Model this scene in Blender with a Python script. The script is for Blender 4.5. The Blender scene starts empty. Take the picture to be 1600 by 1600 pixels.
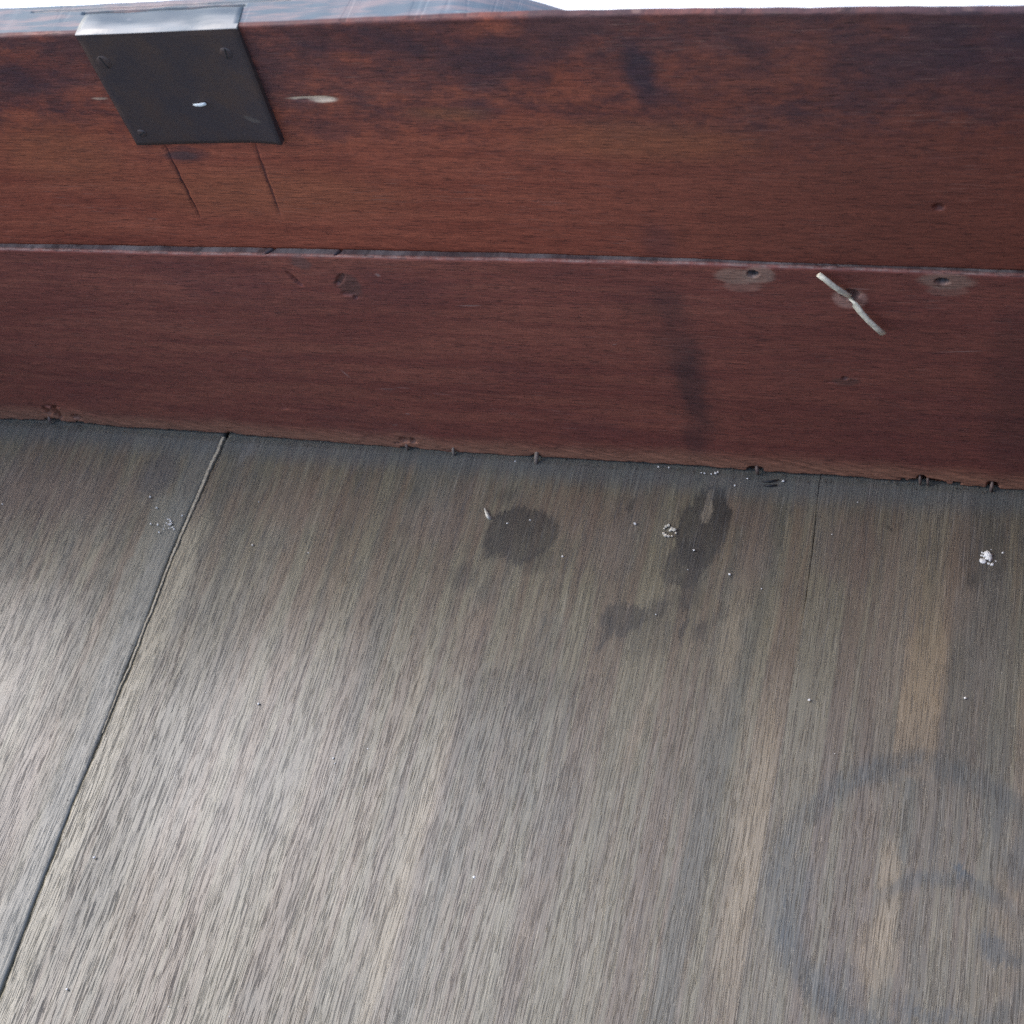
import bpy, math, random
import numpy as np
from mathutils import Vector, Matrix

S = bpy.context.scene
C = S.collection
rad = math.radians

# ------------------------------------------------------------------ camera
FPX, RES = 2428.97, 1600.0
PITCH, YAW, ROLL = 0.94609, 0.57335, -0.40111
CAM = Vector((0.18014, -0.41998, 0.6366))
RM = Matrix.Rotation(YAW, 3, 'Z') @ Matrix.Rotation(math.pi/2 - PITCH, 3, 'X') @ Matrix.Rotation(ROLL, 3, 'Z')
cd = bpy.data.cameras.new('camera')
cam = bpy.data.objects.new('camera', cd)
C.objects.link(cam)
S.camera = cam
cam.matrix_world = Matrix.Translation(CAM) @ RM.to_4x4()
cd.sensor_fit = 'HORIZONTAL'
cd.sensor_width = 36
cd.lens = 36*FPX/RES
cd.clip_start = 0.01
cd.clip_end = 500
cd.dof.use_dof = True
cd.dof.focus_distance = 0.70
cd.dof.aperture_fstop = 18.0

# ------------------------------------------------------------------ light
SUN_AZ, SUN_EL = rad(-81), rad(44)
w = bpy.data.worlds.new('World')
S.world = w
w.use_nodes = True
nt = w.node_tree
nt.nodes.clear()
sky = nt.nodes.new('ShaderNodeTexSky')
sky.sky_type = 'NISHITA'
sky.sun_disc = False
sky.sun_elevation = SUN_EL
sky.sun_rotation = SUN_AZ
sky.air_density = 1.0
sky.dust_density = 1.8
sky.ozone_density = 1.0
bg = nt.nodes.new('ShaderNodeBackground')
bg.inputs['Strength'].default_value = 0.15
wo = nt.nodes.new('ShaderNodeOutputWorld')
nt.links.new(sky.outputs[0], bg.inputs[0])
nt.links.new(bg.outputs[0], wo.inputs[0])

ld = bpy.data.lights.new('sun', 'SUN')
ld.energy = 0.6
ld.angle = rad(45)
ld.color = (1.0, 0.985, 0.96)
sun = bpy.data.objects.new('sun', ld)
C.objects.link(sun)
sd = Vector((math.sin(SUN_AZ)*math.cos(SUN_EL), math.cos(SUN_AZ)*math.cos(SUN_EL), math.sin(SUN_EL)))
sun.rotation_euler = sd.to_track_quat('Z', 'Y').to_euler()
sun.location = sd*3

S.view_settings.view_transform = 'Standard'
S.view_settings.look = 'None'
S.view_settings.exposure = 1.6
S.view_settings.gamma = 1.0
S.render.engine = 'CYCLES'
S.cycles.use_denoising = False
S.cycles.max_bounces = 5
S.cycles.diffuse_bounces = 3
S.cycles.glossy_bounces = 3

# ------------------------------------------------------------------ helpers
def ray(x, y):
    return (RM @ Vector(((x-800)/FPX, -(y-800)/FPX, -1.0))).normalized()
def onz(x, y, z=0.0):
    d = ray(x, y)
    return CAM + d*((z-CAM.z)/d.z)
def ony(x, y, Y=0.0):
    d = ray(x, y)
    return CAM + d*((Y-CAM.y)/d.y)

rng = np.random.default_rng(7)
_tabs = {}
def wob(t, scale, seed):
    """smooth 1-D value noise, -1..1"""
    if seed not in _tabs:
        _tabs[seed] = np.random.default_rng(seed).uniform(-1, 1, 4096)
    tab = _tabs[seed]
    u = np.asarray(t)/scale + 1000.0
    i = np.floor(u).astype(int)
    f = u - i
    f = f*f*(3-2*f)
    return tab[i % 4096]*(1-f) + tab[(i+1) % 4096]*f

def mesh_obj(name, verts, faces, mat, parent=None, smooth=False):
    me = bpy.data.meshes.new(name)
    me.from_pydata([tuple(v) for v in verts], [], faces)
    me.update()
    if smooth:
        me.polygons.foreach_set('use_smooth', [True]*len(me.polygons))
    me.materials.append(mat)
    o = bpy.data.objects.new(name, me)
    C.objects.link(o)
    if parent:
        o.parent = parent
    return o

def grid_obj(name, G, mat, parent=None, closed_j=False, smooth=True):
    """G: (ni, nj, 3) array of points -> quad sheet (closed round j when asked, with end caps)"""
    ni, nj, _ = G.shape
    me = bpy.data.meshes.new(name)
    idx = np.arange(ni*nj).reshape(ni, nj)
    if closed_j:
        a = idx[:-1, :]; b = idx[1:, :]
        q = np.stack([a, np.roll(a, -1, 1), np.roll(b, -1, 1), b], -1).reshape(-1, 4)
    else:
        q = np.stack([idx[:-1, :-1], idx[:-1, 1:], idx[1:, 1:], idx[1:, :-1]], -1).reshape(-1, 4)
    nf = len(q)
    me.vertices.add(ni*nj)
    me.vertices.foreach_set('co', G.reshape(-1).astype(np.float32))
    loops = [q.reshape(-1)]
    starts = list(np.arange(nf)*4)
    tot = [4]*nf
    if closed_j:
        for cap in (idx[0, ::-1], idx[-1, :]):
            starts.append(sum(len(l) for l in loops)); tot.append(nj); loops.append(cap)
    L = np.concatenate(loops)
    me.loops.add(len(L))
    me.loops.foreach_set('vertex_index', L.astype(np.int32))
    me.polygons.add(len(starts))
    me.polygons.foreach_set('loop_start', np.array(starts, np.int32))
    me.polygons.foreach_set('loop_total', np.array(tot, np.int32))
    me.update(calc_edges=True)
    me.validate()
    sm = np.zeros(len(me.polygons), bool)
    sm[:nf] = smooth
    me.polygons.foreach_set('use_smooth', sm)
    me.materials.append(mat)
    o = bpy.data.objects.new(name, me)
    C.objects.link(o)
    if parent:
        o.parent = parent
    return o

def tag(o, label=None, cat=None, group=None, kind=None):
    if label: o['label'] = label
    if cat: o['category'] = cat
    if group: o['group'] = group
    if kind: o['kind'] = kind
    return o

def lin(r, g, b):
    f = lambda c: (c/255/12.92) if c/255 <= .04045 else ((c/255+.055)/1.055)**2.4
    return (f(r), f(g), f(b), 1.0)

class NB:
    """small node builder"""
    def __init__(s, name):
        s.mat = bpy.data.materials.new(name)
        s.mat.use_nodes = True
        s.t = s.mat.node_tree
        s.t.nodes.clear()
        s.out = s.t.nodes.new('ShaderNodeOutputMaterial')
        s.b = s.t.nodes.new('ShaderNodeBsdfPrincipled')
        s.t.links.new(s.b.outputs[0], s.out.inputs[0])
        s.P = s.t.nodes.new('ShaderNodeTexCoord').outputs['Object']
    def put(s, sock, v):
        if isinstance(v, bpy.types.NodeSocket):
            s.t.links.new(v, sock)
        else:
            sock.default_value = v
    def m(s, op, a, b=0.0, c=None, clamp=False):
        n = s.t.nodes.new('ShaderNodeMath'); n.operation = op; n.use_clamp = clamp
        s.put(n.inputs[0], a); s.put(n.inputs[1], b)
        if c is not None: s.put(n.inputs[2], c)
        return n.outputs[0]
    def vm(s, op, a, b):
        n = s.t.nodes.new('ShaderNodeVectorMath'); n.operation = op
        s.put(n.inputs[0], a); s.put(n.inputs[1], b)
        return n.outputs['Value'] if op in ('LENGTH', 'DOT_PRODUCT') else n.outputs[0]
    def xyz(s, v):
        n = s.t.nodes.new('ShaderNodeSeparateXYZ'); s.put(n.inputs[0], v); return n.outputs
    def comb(s, x, y, z):
        n = s.t.nodes.new('ShaderNodeCombineXYZ')
        for i, v in enumerate((x, y, z)): s.put(n.inputs[i], v)
        return n.outputs[0]
    def noise(s, vec, mul=(1, 1, 1), detail=2.0, rough=0.5, off=(0, 0, 0), color=False, dist=0.0):
        mp = s.t.nodes.new('ShaderNodeMapping')
        s.put(mp.inputs['Vector'], vec)
        mp.inputs['Scale'].default_value = mul
        mp.inputs['Location'].default_value = (off[0]+.31, off[1]+.43, off[2]+.37)
        n = s.t.nodes.new('ShaderNodeTexNoise')
        s.t.links.new(mp.outputs[0], n.inputs['Vector'])
        n.inputs['Scale'].default_value = 1.0
        n.inputs['Detail'].default_value = detail
        n.inputs['Roughness'].default_value = rough
        n.inputs['Distortion'].default_value = dist
        return n.outputs['Color'] if color else n.outputs['Fac']
    def ss(s, v, a, b, lo=0.0, hi=1.0):
        n = s.t.nodes.new('ShaderNodeMapRange'); n.interpolation_type = 'SMOOTHSTEP'
        s.put(n.inputs[0], v)
        if a <= b:
            n.inputs[1].default_value = a; n.inputs[2].default_value = b
            n.inputs[3].default_value = lo; n.inputs[4].default_value = hi
        else:
            n.inputs[1].default_value = b; n.inputs[2].default_value = a
            n.inputs[3].default_value = hi; n.inputs[4].default_value = lo
        return n.outputs[0]
    def mix(s, f, a, b, blend='MIX'):
        n = s.t.nodes.new('ShaderNodeMix'); n.data_type = 'RGBA'; n.blend_type = blend
        s.put(n.inputs[0], f); s.put(n.inputs[6], a); s.put(n.inputs[7], b)
        return n.outputs[2]
    def warp(s, vec, amt, mul, off=(0, 0, 0), detail=3.0):
        c = s.noise(vec, mul, detail, .6, off, color=True)
        c = s.vm('SUBTRACT', c, (.5, .5, .5))
        c = s.vm('MULTIPLY', c, amt)
        return s.vm('ADD', vec, c)
    def blob(s, vec, cx, cy, rx, ry, ang=0.0, soft=.25):
        """soft edged ellipse in the plane of vec (third component is 0)"""
        mp = s.t.nodes.new('ShaderNodeMapping'); mp.vector_type = 'TEXTURE'
        s.put(mp.inputs['Vector'], vec)
        mp.inputs['Location'].default_value = (cx, cy, 0)
        mp.inputs['Rotation'].default_value = (0, 0, ang)
        mp.inputs['Scale'].default_value = (rx, ry, 1)
        r = s.vm('LENGTH', mp.outputs[0], (0, 0, 0))
        return s.ss(r, 1+soft, 1-soft)
    def bump(s, h, strength=1.0, dist=0.001):
        n = s.t.nodes.new('ShaderNodeBump')
        n.inputs['Strength'].default_value = strength
        n.inputs['Distance'].default_value = dist
        s.put(n.inputs['Height'], h)
        return n.outputs[0]
    def fin(s, color, rough, normal=None, spec=.5, metal=0.0, coat=None, coat_rough=.2):
        s.put(s.b.inputs['Base Color'], color)
        s.put(s.b.inputs['Roughness'], rough)
        s.put(s.b.inputs['Specular IOR Level'], spec)
        s.put(s.b.inputs['Metallic'], metal)
        if normal is not None: s.put(s.b.inputs['Normal'], normal)
        if coat is not None:
            s.put(s.b.inputs['Coat Weight'], coat); s.put(s.b.inputs['Coat Roughness'], coat_rough)
        return s.mat

def fl(x, y):
    p = onz(x, y); return p.x, p.y
def wl(x, y):
    p = ony(x, y); return p.x, p.z
def fblob(n, vec, x, y, rx, ry, ang=0, soft=.25):
    """ellipse on the floor; radii in millimetres"""
    a, b = fl(x, y)
    return n.blob(vec, a, b, rx/1000, ry/1000, rad(ang), soft)
def wblob(n, vec, x, y, rx, ry, ang=0, soft=.25, Y=0.0):
    p = ony(x, y, Y)
    return n.blob(vec, p.x, p.z, rx/1000, ry/1000, rad(ang), soft)

SEAM = [(fl(*p)[1], fl(*p)[0]) for p in [(0, 1552), (55, 1404), (115, 1250), (165, 1128), (190, 1062), (230, 962), (265, 868), (300, 786), (322, 736), (348, 678)]]
SEAM_Y = np.array([a for a, b in SEAM]); SEAM_X = np.array([b for a, b in SEAM])
def seam_x(y):
    return np.interp(y, SEAM_Y, SEAM_X)
SEAM_MEAN = float(SEAM_X.mean())
SEAM2 = [(fl(*p)[1], fl(*p)[0]) for p in [(1150, 1590), (1165, 1500), (1205, 1250), (1250, 1000), (1268, 870), (1280, 755)]]
S2Y = np.array([a for a, b in SEAM2]); S2X = np.array([b for a, b in SEAM2])
def seam2_x(y):
    return np.interp(y, S2Y, S2X)
SEAM2_MEAN = float(S2X.mean())

# ------------------------------------------------------------------ materials
def floor_material(kind):
    n = NB('oak_' + kind)
    P = n.P
    X, Y, Z = n.xyz(P)
    flat = n.comb(X, Y, 0.0)
    gr = n.warp(flat, (.0022, .0, 0), (9, 14, 1), detail=2)          # wavy grain
    gr = n.warp(gr, (.0006, 0, 0), (60, 70, 1), (3, 1, 0), detail=2)
    st = n.warp(flat, (.012, .016, 0), (70, 45, 1), (5, 2, 0), detail=4)   # ragged stain edges
    st = n.warp(st, (.0025, .014, 0), (1100, 110, 1), (1, 7, 0), detail=2)
    sw = n.warp(flat, (.012, .03, 0), (40, 12, 1), (8, 3, 0), detail=2)
    # tones
    A = (.164, .143, .084, 1); B = (.132, .096, .056, 1); D = (.084, .080, .052, 1)
    streak = n.noise(gr, (130, 3.2, 1), 4, .62)
    col = n.mix(n.ss(streak, .40, .60), B, A)
    streak2 = n.noise(gr, (45, 1.6, 1), 3, .6, (4, 9, 0))
    col = n.mix(n.ss(streak2, .48, .60, 0, .8), col, D)
    cloud = n.noise(sw, (22, 14, 1), 4, .65, (2, 5, 0))
    col = n.mix(n.ss(cloud, .48, .70, 0, .6), col, (.116, .112, .082, 1))
    warm = n.noise(sw, (60, 9, 1), 3, .6, (7, 1, 0))
    col = n.mix(n.ss(warm, .55, .75, 0, .55), col, (.190, .135, .072, 1))
    lines = n.noise(gr, (900, 4, 1), 3, .65, (2, 8, 0))
    col = n.mix(n.ss(lines, .34, .60, .28, 0), col, (.045, .038, .026, 1))
    col = n.mix(n.ss(lines, .56, .72, 0, .30), col, (.25, .22, .14, 1))
    mott = n.noise(flat, (900, 500, 1), 4, .7, (1, 1, 0))
    col = n.mix(n.ss(mott, .25, .75, .07, -.0), col, (.03, .027, .024, 1))
    # long clean/worn bands lying along the grain
    def band(x0, x1, soft, y0=None, y1=None, ys=.02):
        sx = n.xyz(st)[0]; sy = n.xyz(st)[1]
        a = n.m('MULTIPLY', n.ss(sx, x0-soft, x0+soft), n.ss(sx, x1+soft, x1-soft))
        if y0 is not None: a = n.m('MULTIPLY', a, n.ss(sy, y0-ys, y0+ys))
        if y1 is not None: a = n.m('MULTIPLY', a, n.ss(sy, y1+ys, y1-ys))
        return a
    stains = []
    if kind == 'left':
        g = band(SEAM_MEAN-.0235, SEAM_MEAN+.02, .0016, None, fl(272, 772)[1], .004)
        col = n.mix(n.m('MULTIPLY', g, n.ss(Y, fl(150, 1130)[1], fl(262, 860)[1], .40, .72)), col, (.140, .136, .098, 1))
        smoothband = g
        g2 = band(SEAM_MEAN-.014, SEAM_MEAN+.02, .003, None, fl(310, 690)[1], .004)
        col = n.mix(n.m('MULTIPLY', g2, .6), col, (.130, .135, .112, 1))
        r = fblob(n, st, 70, 765, 50, 20, 0, .7)
        col = n.mix(n.m('MULTIPLY', r, .6), col, (.135, .092, .068, 1))
        r = fblob(n, st, 245, 742, 9, 14, 0, .5)
        col = n.mix(n.m('MULTIPLY', r, .6), col, (.062, .058, .056, 1))
        r = fblob(n, st, 20, 1260, 9, 40, 0, .6)
        col = n.mix(n.m('MULTIPLY', r, .5), col, (.27, .215, .165, 1))
    elif kind == 'middle':
        g = band(SEAM_MEAN-.01, SEAM_MEAN+.014, .004, None, fl(300, 800)[1], .012)
        col = n.mix(n.m('MULTIPLY', g, .7), col, (.27, .235, .15, 1))
        g = fblob(n, st, 384, 706, 2.6, 9, 0, .4)
        col = n.mix(n.m('MULTIPLY', g, .5), col, (.21, .19, .155, 1))
        g = fblob(n, st, 315, 790, 4, 13, 0, .5)
        col = n.mix(n.m('MULTIPLY', g, .5), col, (.20, .155, .10, 1))
        for (x, y, rx, ry, a) in [(640, 1340, 4.5, 60, .55), (735, 1000, 7, 22, .45), (690, 820, 22, 14, .45), (480, 790, 40, 13, .35),
                                  (1180, 850, 7, 26, .45), (1170, 1330, 7, 62, .75), (1140, 1010, 5, 35, .5), (600, 1500, 4, 30, .5), (905, 800, 30, 13, .45), (940, 860, 12, 14, .4), (1150, 800, 9, 9, .4), (735, 770, 10, 8, .3)]:
            g = fblob(n, st, x, y, rx, ry, 0, .7)
            c = (.25, .20, .12, 1) if a > .46 else (.155, .100, .066, 1)
            col = n.mix(n.m('MULTIPLY', g, a), col, c)
        # dark water marks
        dk = n.noise(st, (260, 110, 1), 4, .7, (3, 3, 0))
        for (x, y, rx, ry, an, so, a) in [(812, 838, 19.5, 16, 15, .10, .62), (846, 878, 8, 8, 0, .3, .35), (772, 862, 8, 9, 0, .25, .35), (820, 820, 14, 11, 10, .4, .25),
                                      (722, 900, 7, 7, 0, .4, .4), (795, 772, 6, 5, 0, .4, .4), (765, 925, 5, 7, 0, .4, .3),
                                      (1098, 825, 12.5, 23, -8, .12, .75), (1068, 880, 10, 13, 0, .16, .6), (1124, 796, 5, 13, 0, .25, .55), (1078, 925, 5, 10, 0, .3, .45),
                                      (980, 788, 2.0, 5, 0, .35, .6), (972, 968, 11, 8, 20, .16, .55), (940, 1000, 1.6, 9, -12, .4, .5), (1028, 958, 5, 7, 0, .25, .45), (1052, 940, 8, 5, 0, .3, .35), (944, 985, 4, 8, 0, .4, .35),
                                      (1066, 985, 1.0, 9, 0, .5, .6), (1095, 985, 4, 6, 0, .4, .5), (835, 1075, 22, 12, 0, .5, .22), (1012, 985, 14, 12, 0, .4, .28)]:
            g = fblob(n, st, x, y, rx, ry, an, so)
            stains.append(n.m('MULTIPLY', g, n.ss(dk, .25, .65, min(.85, a*1.35), min(1, a*.95))))
            if so < .2:
                gi = fblob(n, st, x, y, rx*.86, ry*.86, an, .12)
                stains.append(n.m('MULTIPLY', n.m('MULTIPLY', g, n.m('SUBTRACT', 1.0, gi)), .35))
        g = fblob(n, st, 1103, 795, 2.2, 7.5, 0, .35)
        pale = n.m('MULTIPLY', g, .85)
    else:
        gx, gy, _z = n.xyz(n.warp(gr, (.0012, .006, 0), (500, 120, 1), (3, 3, 0), detail=3))
        tn = n.m('MULTIPLY', n.ss(gx, fl(1398, 1150)[0]-.0006, fl(1398, 1150)[0]+.0008), n.ss(gx, fl(1466, 1150)[0]+.0012, fl(1466, 1150)[0]-.0012))
        tn = n.m('MULTIPLY', tn, n.ss(gy, fl(1430, 1222)[1], fl(1430, 1205)[1]))
        tn = n.m('MULTIPLY', tn, n.ss(gy, fl(1430, 860)[1], fl(1430, 1090)[1], .25, .85))
        col = n.mix(tn, col, (.235, .170, .090, 1))
        for (x, y, rx, ry, a, c) in [(1400, 960, 9, 50, .4, (.19, .145, .10, 1)),
                                  (1385, 1400, 5, 24, .6, (.27, .205, .115, 1)), (1370, 1490, 9, 14, .5, (.27, .205, .115, 1)),
                                  (1330, 860, 14, 20, .45, (.140, .092, .062, 1)), (1500, 900, 9, 30, .35, (.15, .10, .066, 1)), (1545, 980, 10, 40, .4, (.10, .09, .07, 1))]:
            g = fblob(n, st, x, y, rx, ry, 0, .35)
            col = n.mix(n.m('MULTIPLY', g, a), col, c)
        dk = n.noise(st, (120, 60, 1), 4, .7, (3, 3, 0))
        # faint ring left by a round pot
        cx, cy = fl(1432, 1400)
        mp = n.t.nodes.new('ShaderNodeMapping'); mp.vector_type = 'TEXTURE'
        n.put(mp.inputs['Vector'], n.warp(flat, (.012, .012, 0), (38, 30, 1), (2, 2, 0)))
        mp.inputs['Location'].default_value = (cx, cy, 0)
        mp.inputs['Scale'].default_value = (.056, .058, 1)
        r = n.vm('LENGTH', mp.outputs[0], (0, 0, 0))
        ring = n.m('MULTIPLY', n.ss(r, .84, .97), n.ss(r, 1.15, 1.02))
        ring = n.m('MULTIPLY', ring, n.ss(dk, .34, .60, .50, 1.0))
        col = n.mix(n.m('MULTIPLY', ring, .80), col, (.044, .050, .040, 1))
        mp = n.t.nodes.new('ShaderNodeMapping'); mp.vector_type = 'TEXTURE'
        n.put(mp.inputs['Vector'], n.warp(flat, (.008, .008, 0), (50, 40, 1), (6, 2, 0)))
        c2 = fl(1475, 1500)
        mp.inputs['Location'].default_value = (c2[0], c2[1], 0)
        mp.inputs['Scale'].default_value = (.034, .034, 1)
        r2 = n.vm('LENGTH', mp.outputs[0], (0, 0, 0))
        arc = n.m('MULTIPLY', n.m('MULTIPLY', n.ss(r2, .84, .97), n.ss(r2, 1.14, 1.01)), n.ss(Y, c2[1]+.012, c2[1]+.030))
        col = n.mix(n.m('MULTIPLY', arc, .5), col, (.040, .050, .048, 1))
        for (x, y, rx, ry, an, a) in [(1240, 1420, 6, 22, 0, .5), (1595, 1345, 6, 12, 0, .6), (1548, 1478, 5, 6, 0, .7), (1575, 1505, 7, 3, 0, .6), (1450, 1583, 14, 3, 0, .6),
                                      (1505, 1366, 5, 1.6, -20, 1.0), (1555, 1270, 7, 10, 0, .35), (1300, 1540, 10, 10, 0, .4), (1475, 1325, 18, 12, 0, .1)]:
            g = fblob(n, st, x, y, rx, ry, an, .5)
            col = n.mix(n.m('MULTIPLY', g, a), col, (.036, .046, .046, 1))
        for (x, y, rx, ry, an, so, a) in [(1388, 830, 1.2, 1.2, 0, .4, .8), (1520, 905, 3, 5, 0, .5, .6), (1545, 870, 12, 12, 0, .4, .25), (1480, 1190, 30, 20, 0, .6, .2)]:
            stains.append(n.m('MULTIPLY', fblob(n, st, x, y, rx, ry, an, so), a))
        # a soft tonal step beside the glued joint
        col = n.mix(.16, col, (.07, .07, .068, 1))
    for g in stains:
        col = n.mix(g, col, (.021, .020, .014, 1))
    if kind == 'middle':
        col = n.mix(pale, col, (.20, .165, .11, 1))
    # bluish grey band along the foot of the wall
    wy = n.m('ADD', n.xyz(n.warp(flat, (.0, .008, 0), (60, 40, 1), (9, 9, 0), detail=4))[1], 0.0)
    foot_band = n.ss(wy, -.020, -.006)
    col = n.mix(n.m('MULTIPLY', foot_band, .62), col, (.082, .098, .098, 1))
    # pores: short open dashes lying along the grain
    pm = n.noise(flat, (26, 6, 1), 3, .6, (6, 6, 0))
    p1 = n.noise(gr, (2300, 66, 1), 1.0, .5, (0, 0, 0))
    p2 = n.noise(gr, (1800, 42, 1), 1.0, .5, (31, 17, 0))
    pores = n.m('MAXIMUM', n.ss(p1, .44, .36), n.ss(p2, .345, .285))
    amt = n.ss(pm, .30, .65, .75, 1.0)
    if kind == 'left':
        amt = n.m('MULTIPLY', amt, n.ss(smoothband, 0, 1, 1, .55))
    pores = n.m('MULTIPLY', pores, amt)
    fib = n.noise(gr, (2500, 46, 1), 2, .6, (5, 5, 0))
    col = n.mix(n.ss(fib, .30, .72, .22, 0), col, (.04, .034, .03, 1))
    col = n.mix(n.ss(fib, .54, .78, 0, .28), col, (.34, .31, .27, 1))
    col = n.mix(n.m('MULTIPLY', pores, .56), col, (.022, .018, .016, 1))
    h = n.m('SUBTRACT', n.m('MULTIPLY', fib, .30), n.m('MULTIPLY', pores, .8))
    big = n.noise(flat, (60, 9, 1), 2, .5, (4, 4, 0))
    nb = n.bump(n.m('ADD', h, n.m('MULTIPLY', big, .25)), .55, .0006)
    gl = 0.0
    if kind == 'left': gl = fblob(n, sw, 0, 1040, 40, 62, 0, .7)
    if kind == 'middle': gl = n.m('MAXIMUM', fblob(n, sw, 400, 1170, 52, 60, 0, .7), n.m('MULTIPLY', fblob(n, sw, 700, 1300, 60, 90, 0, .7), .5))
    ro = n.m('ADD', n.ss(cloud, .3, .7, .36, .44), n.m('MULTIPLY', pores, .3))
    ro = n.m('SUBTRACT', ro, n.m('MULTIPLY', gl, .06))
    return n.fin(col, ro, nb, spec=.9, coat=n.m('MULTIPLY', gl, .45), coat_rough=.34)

def wall_material(kind):
    n = NB('mahogany_' + kind)
    X, Y, Z = n.xyz(n.P)
    flat = n.comb(X, Z, 0.0)
    gr = n.warp(flat, (0, .0030, 0), (7, 30, 1), detail=2)
    gr = n.warp(gr, (0, .0007, 0), (60, 120, 1), (2, 4, 0), detail=2)
    st = n.warp(flat, (.014, .007, 0), (55, 90, 1), (5, 2, 0), detail=4)
    YU = .0065
    if kind == 'upper':
        base = n.mix(n.ss(n.noise(gr, (9, 130, 1), 4, .6), .22, .78), (.29, .068, .036, 1), (.43, .115, .058, 1))
        # darker and redder towards the right hand end
        base = n.mix(n.ss(X, -.08, .13, 0, .72), base, (.165, .055, .036, 1))
        # grime that has soaked in from the top edge
        t = n.noise(st, (26, 42, 1), 5, .68, (3, 1, 0))
        zz = n.ss(Z, .196, .262)
        g = n.m('MULTIPLY', n.ss(n.m('ADD', t, n.m('MULTIPLY', zz, .22)), .50, .86), n.ss(zz, 0, .6))
        base = n.mix(n.m('MULTIPLY', g, .8), base, (.070, .040, .044, 1))
        t2 = n.noise(st, (120, 200, 1), 5, .75, (8, 1, 0))
        base = n.mix(n.m('MULTIPLY', n.m('MULTIPLY', n.ss(t2, .40, .72), n.ss(Z, .185, .235)), .6), base, (.050, .026, .032, 1))
        for (x, y, rx, ry, a) in [(1000, 105, 6, 12, .85), (1025, 145, 8, 5, .5), (60, 120, 25, 8, .5), (770, 95, 14, 7, .5), (690, 60, 20, 8, .4), (550, 60, 24, 8, .5), (520, 200, 8, 6, .4), (740, 165, 10, 5, .5), (1560, 60, 22, 20, .5),  # far right spot paints the corner's shade into the colour
                                  (1030, 370, 8, 10, .3), (290, 240, 10, 4, .5)]:
            base = n.mix(n.m('MULTIPLY', wblob(n, st, x, y, rx, ry, 0, .5, YU), a), base, (.042, .030, .040, 1))
        for (x, y, rx, ry, a) in [(700, 175, 16, 4, .4), (1000, 215, 40, 10, .35), (420, 300, 60, 14, .3), (90, 240, 30, 18, .3)]:
            base = n.mix(n.m('MULTIPLY', wblob(n, st, x, y, rx, ry, 0, .6, YU), a), base, (.40, .14, .055, 1))
        s4 = n.warp(flat, (.0008, .0008, 0), (500, 500, 1), (5, 2, 0), detail=2)
        for (a_, b_, a) in [((258, 226), (310, 333), .75), ((398, 222), (437, 330), .65)]:
            pa, pb = ony(*a_, YU), ony(*b_, YU)
            cx, cz = (pa.x+pb.x)/2, (pa.z+pb.z)/2
            L = math.hypot(pb.x-pa.x, pb.z-pa.z)/2
            base = n.mix(n.m('MULTIPLY', n.blob(s4, cx, cz, L, .0006, math.atan2(pb.z-pa.z, pb.x-pa.x), .35), a), base, (.055, .018, .022, 1))
        # bare wood where a sliver has come off
        s2 = n.warp(flat, (.004, .0016, 0), (120, 400, 1), (5, 2, 0), detail=3)
        for (x, y, rx, ry, a) in [(478, 151, 8, .9, .9), (505, 153, 6, 1.5, .9), (157, 152, 3.5, .7, .5)]:
            base = n.mix(n.m('MULTIPLY', wblob(n, s2, x, y, rx, ry, 0, .35, YU), a), base, (.80, .58, .40, 1))
        base = n.mix(n.m('MULTIPLY', wblob(n, s2, 285, 241, 8, 2.4, 0, .3, YU), .6), base, (.085, .06, .06, 1))
    else:
        base = n.mix(n.ss(n.noise(gr, (12, 150, 1), 4, .6, (5, 0, 0)), .35, .65), (.26, .073, .049, 1), (.345, .107, .065, 1))
        base = n.mix(n.ss(X, -.05, .15, 0, .45), base, (.150, .052, .042, 1))
        v = n.noise(st, (14, 26, 1), 4, .6, (1, 6, 0))
        base = n.mix(n.ss(v, .5, .7, 0, .5), base, (.20, .062, .050, 1))
        # worn, paler foot
        zf = n.m('ADD', Z, n.m('MULTIPLY', n.noise(st, (40, 30, 1), 3, .6, (4, 4, 0)), .012))
        base = n.mix(n.ss(zf, .024, .010, 0, .7), base, (.48, .23, .13, 1))
        zg = n.m('MULTIPLY', n.ss(zf, .026, .010), n.ss(X, -.17, -.25))
        base = n.mix(n.m('MULTIPLY', zg, .0), base, (.19, .13, .085, 1))
        # black scorch running down the board
        for (x, y, rx, ry, an, a) in [(1080, 610, 5.5, 36, 2, .5), (1086, 560, 5, 16, 0, .35), (1052, 480, 7, 13, 10, .4), (1082, 690, 5, 14, 0, .4), (1066, 580, 12, 42, 4, .22), (1590, 620, 12, 60, 0, .3), (995, 470, 12, 10, 0, .15)]:
            base = n.mix(n.m('MULTIPLY', wblob(n, st, x, y, rx, ry, an, .6), a), base, (.040, .030, .032, 1))
        s2 = n.warp(flat, (.005, .003, 0), (110, 260, 1), (5, 2, 0), detail=3)
        for (x, y, rx, ry, a, c) in [(1150, 432, 9, 5, .75, (.42, .25, .17, 1)), (1185, 430, 7, 5, .7, (.42, .27, .19, 1)), (1160, 446, 8, 4, .35, (.40, .25, .18, 1)),
                                  (1480, 440, 11, 4.5, .6, (.36, .24, .17, 1)), (1480, 455, 8, 3, .3, (.36, .24, .17, 1)),
                                  (470, 410, 5, 5, .4, (.12, .10, .085, 1)), (545, 445, 6, 8, .45, (.08, .07, .055, 1)), (1322, 598, 6, 3, .4, (.08, .07, .055, 1))]:
            base = n.mix(n.m('MULTIPLY', wblob(n, s2, x, y, rx, ry, 0, .22), a), base, c)
        s3 = n.warp(flat, (.0015, .0015, 0), (300, 300, 1), (5, 2, 0), detail=2)
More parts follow.
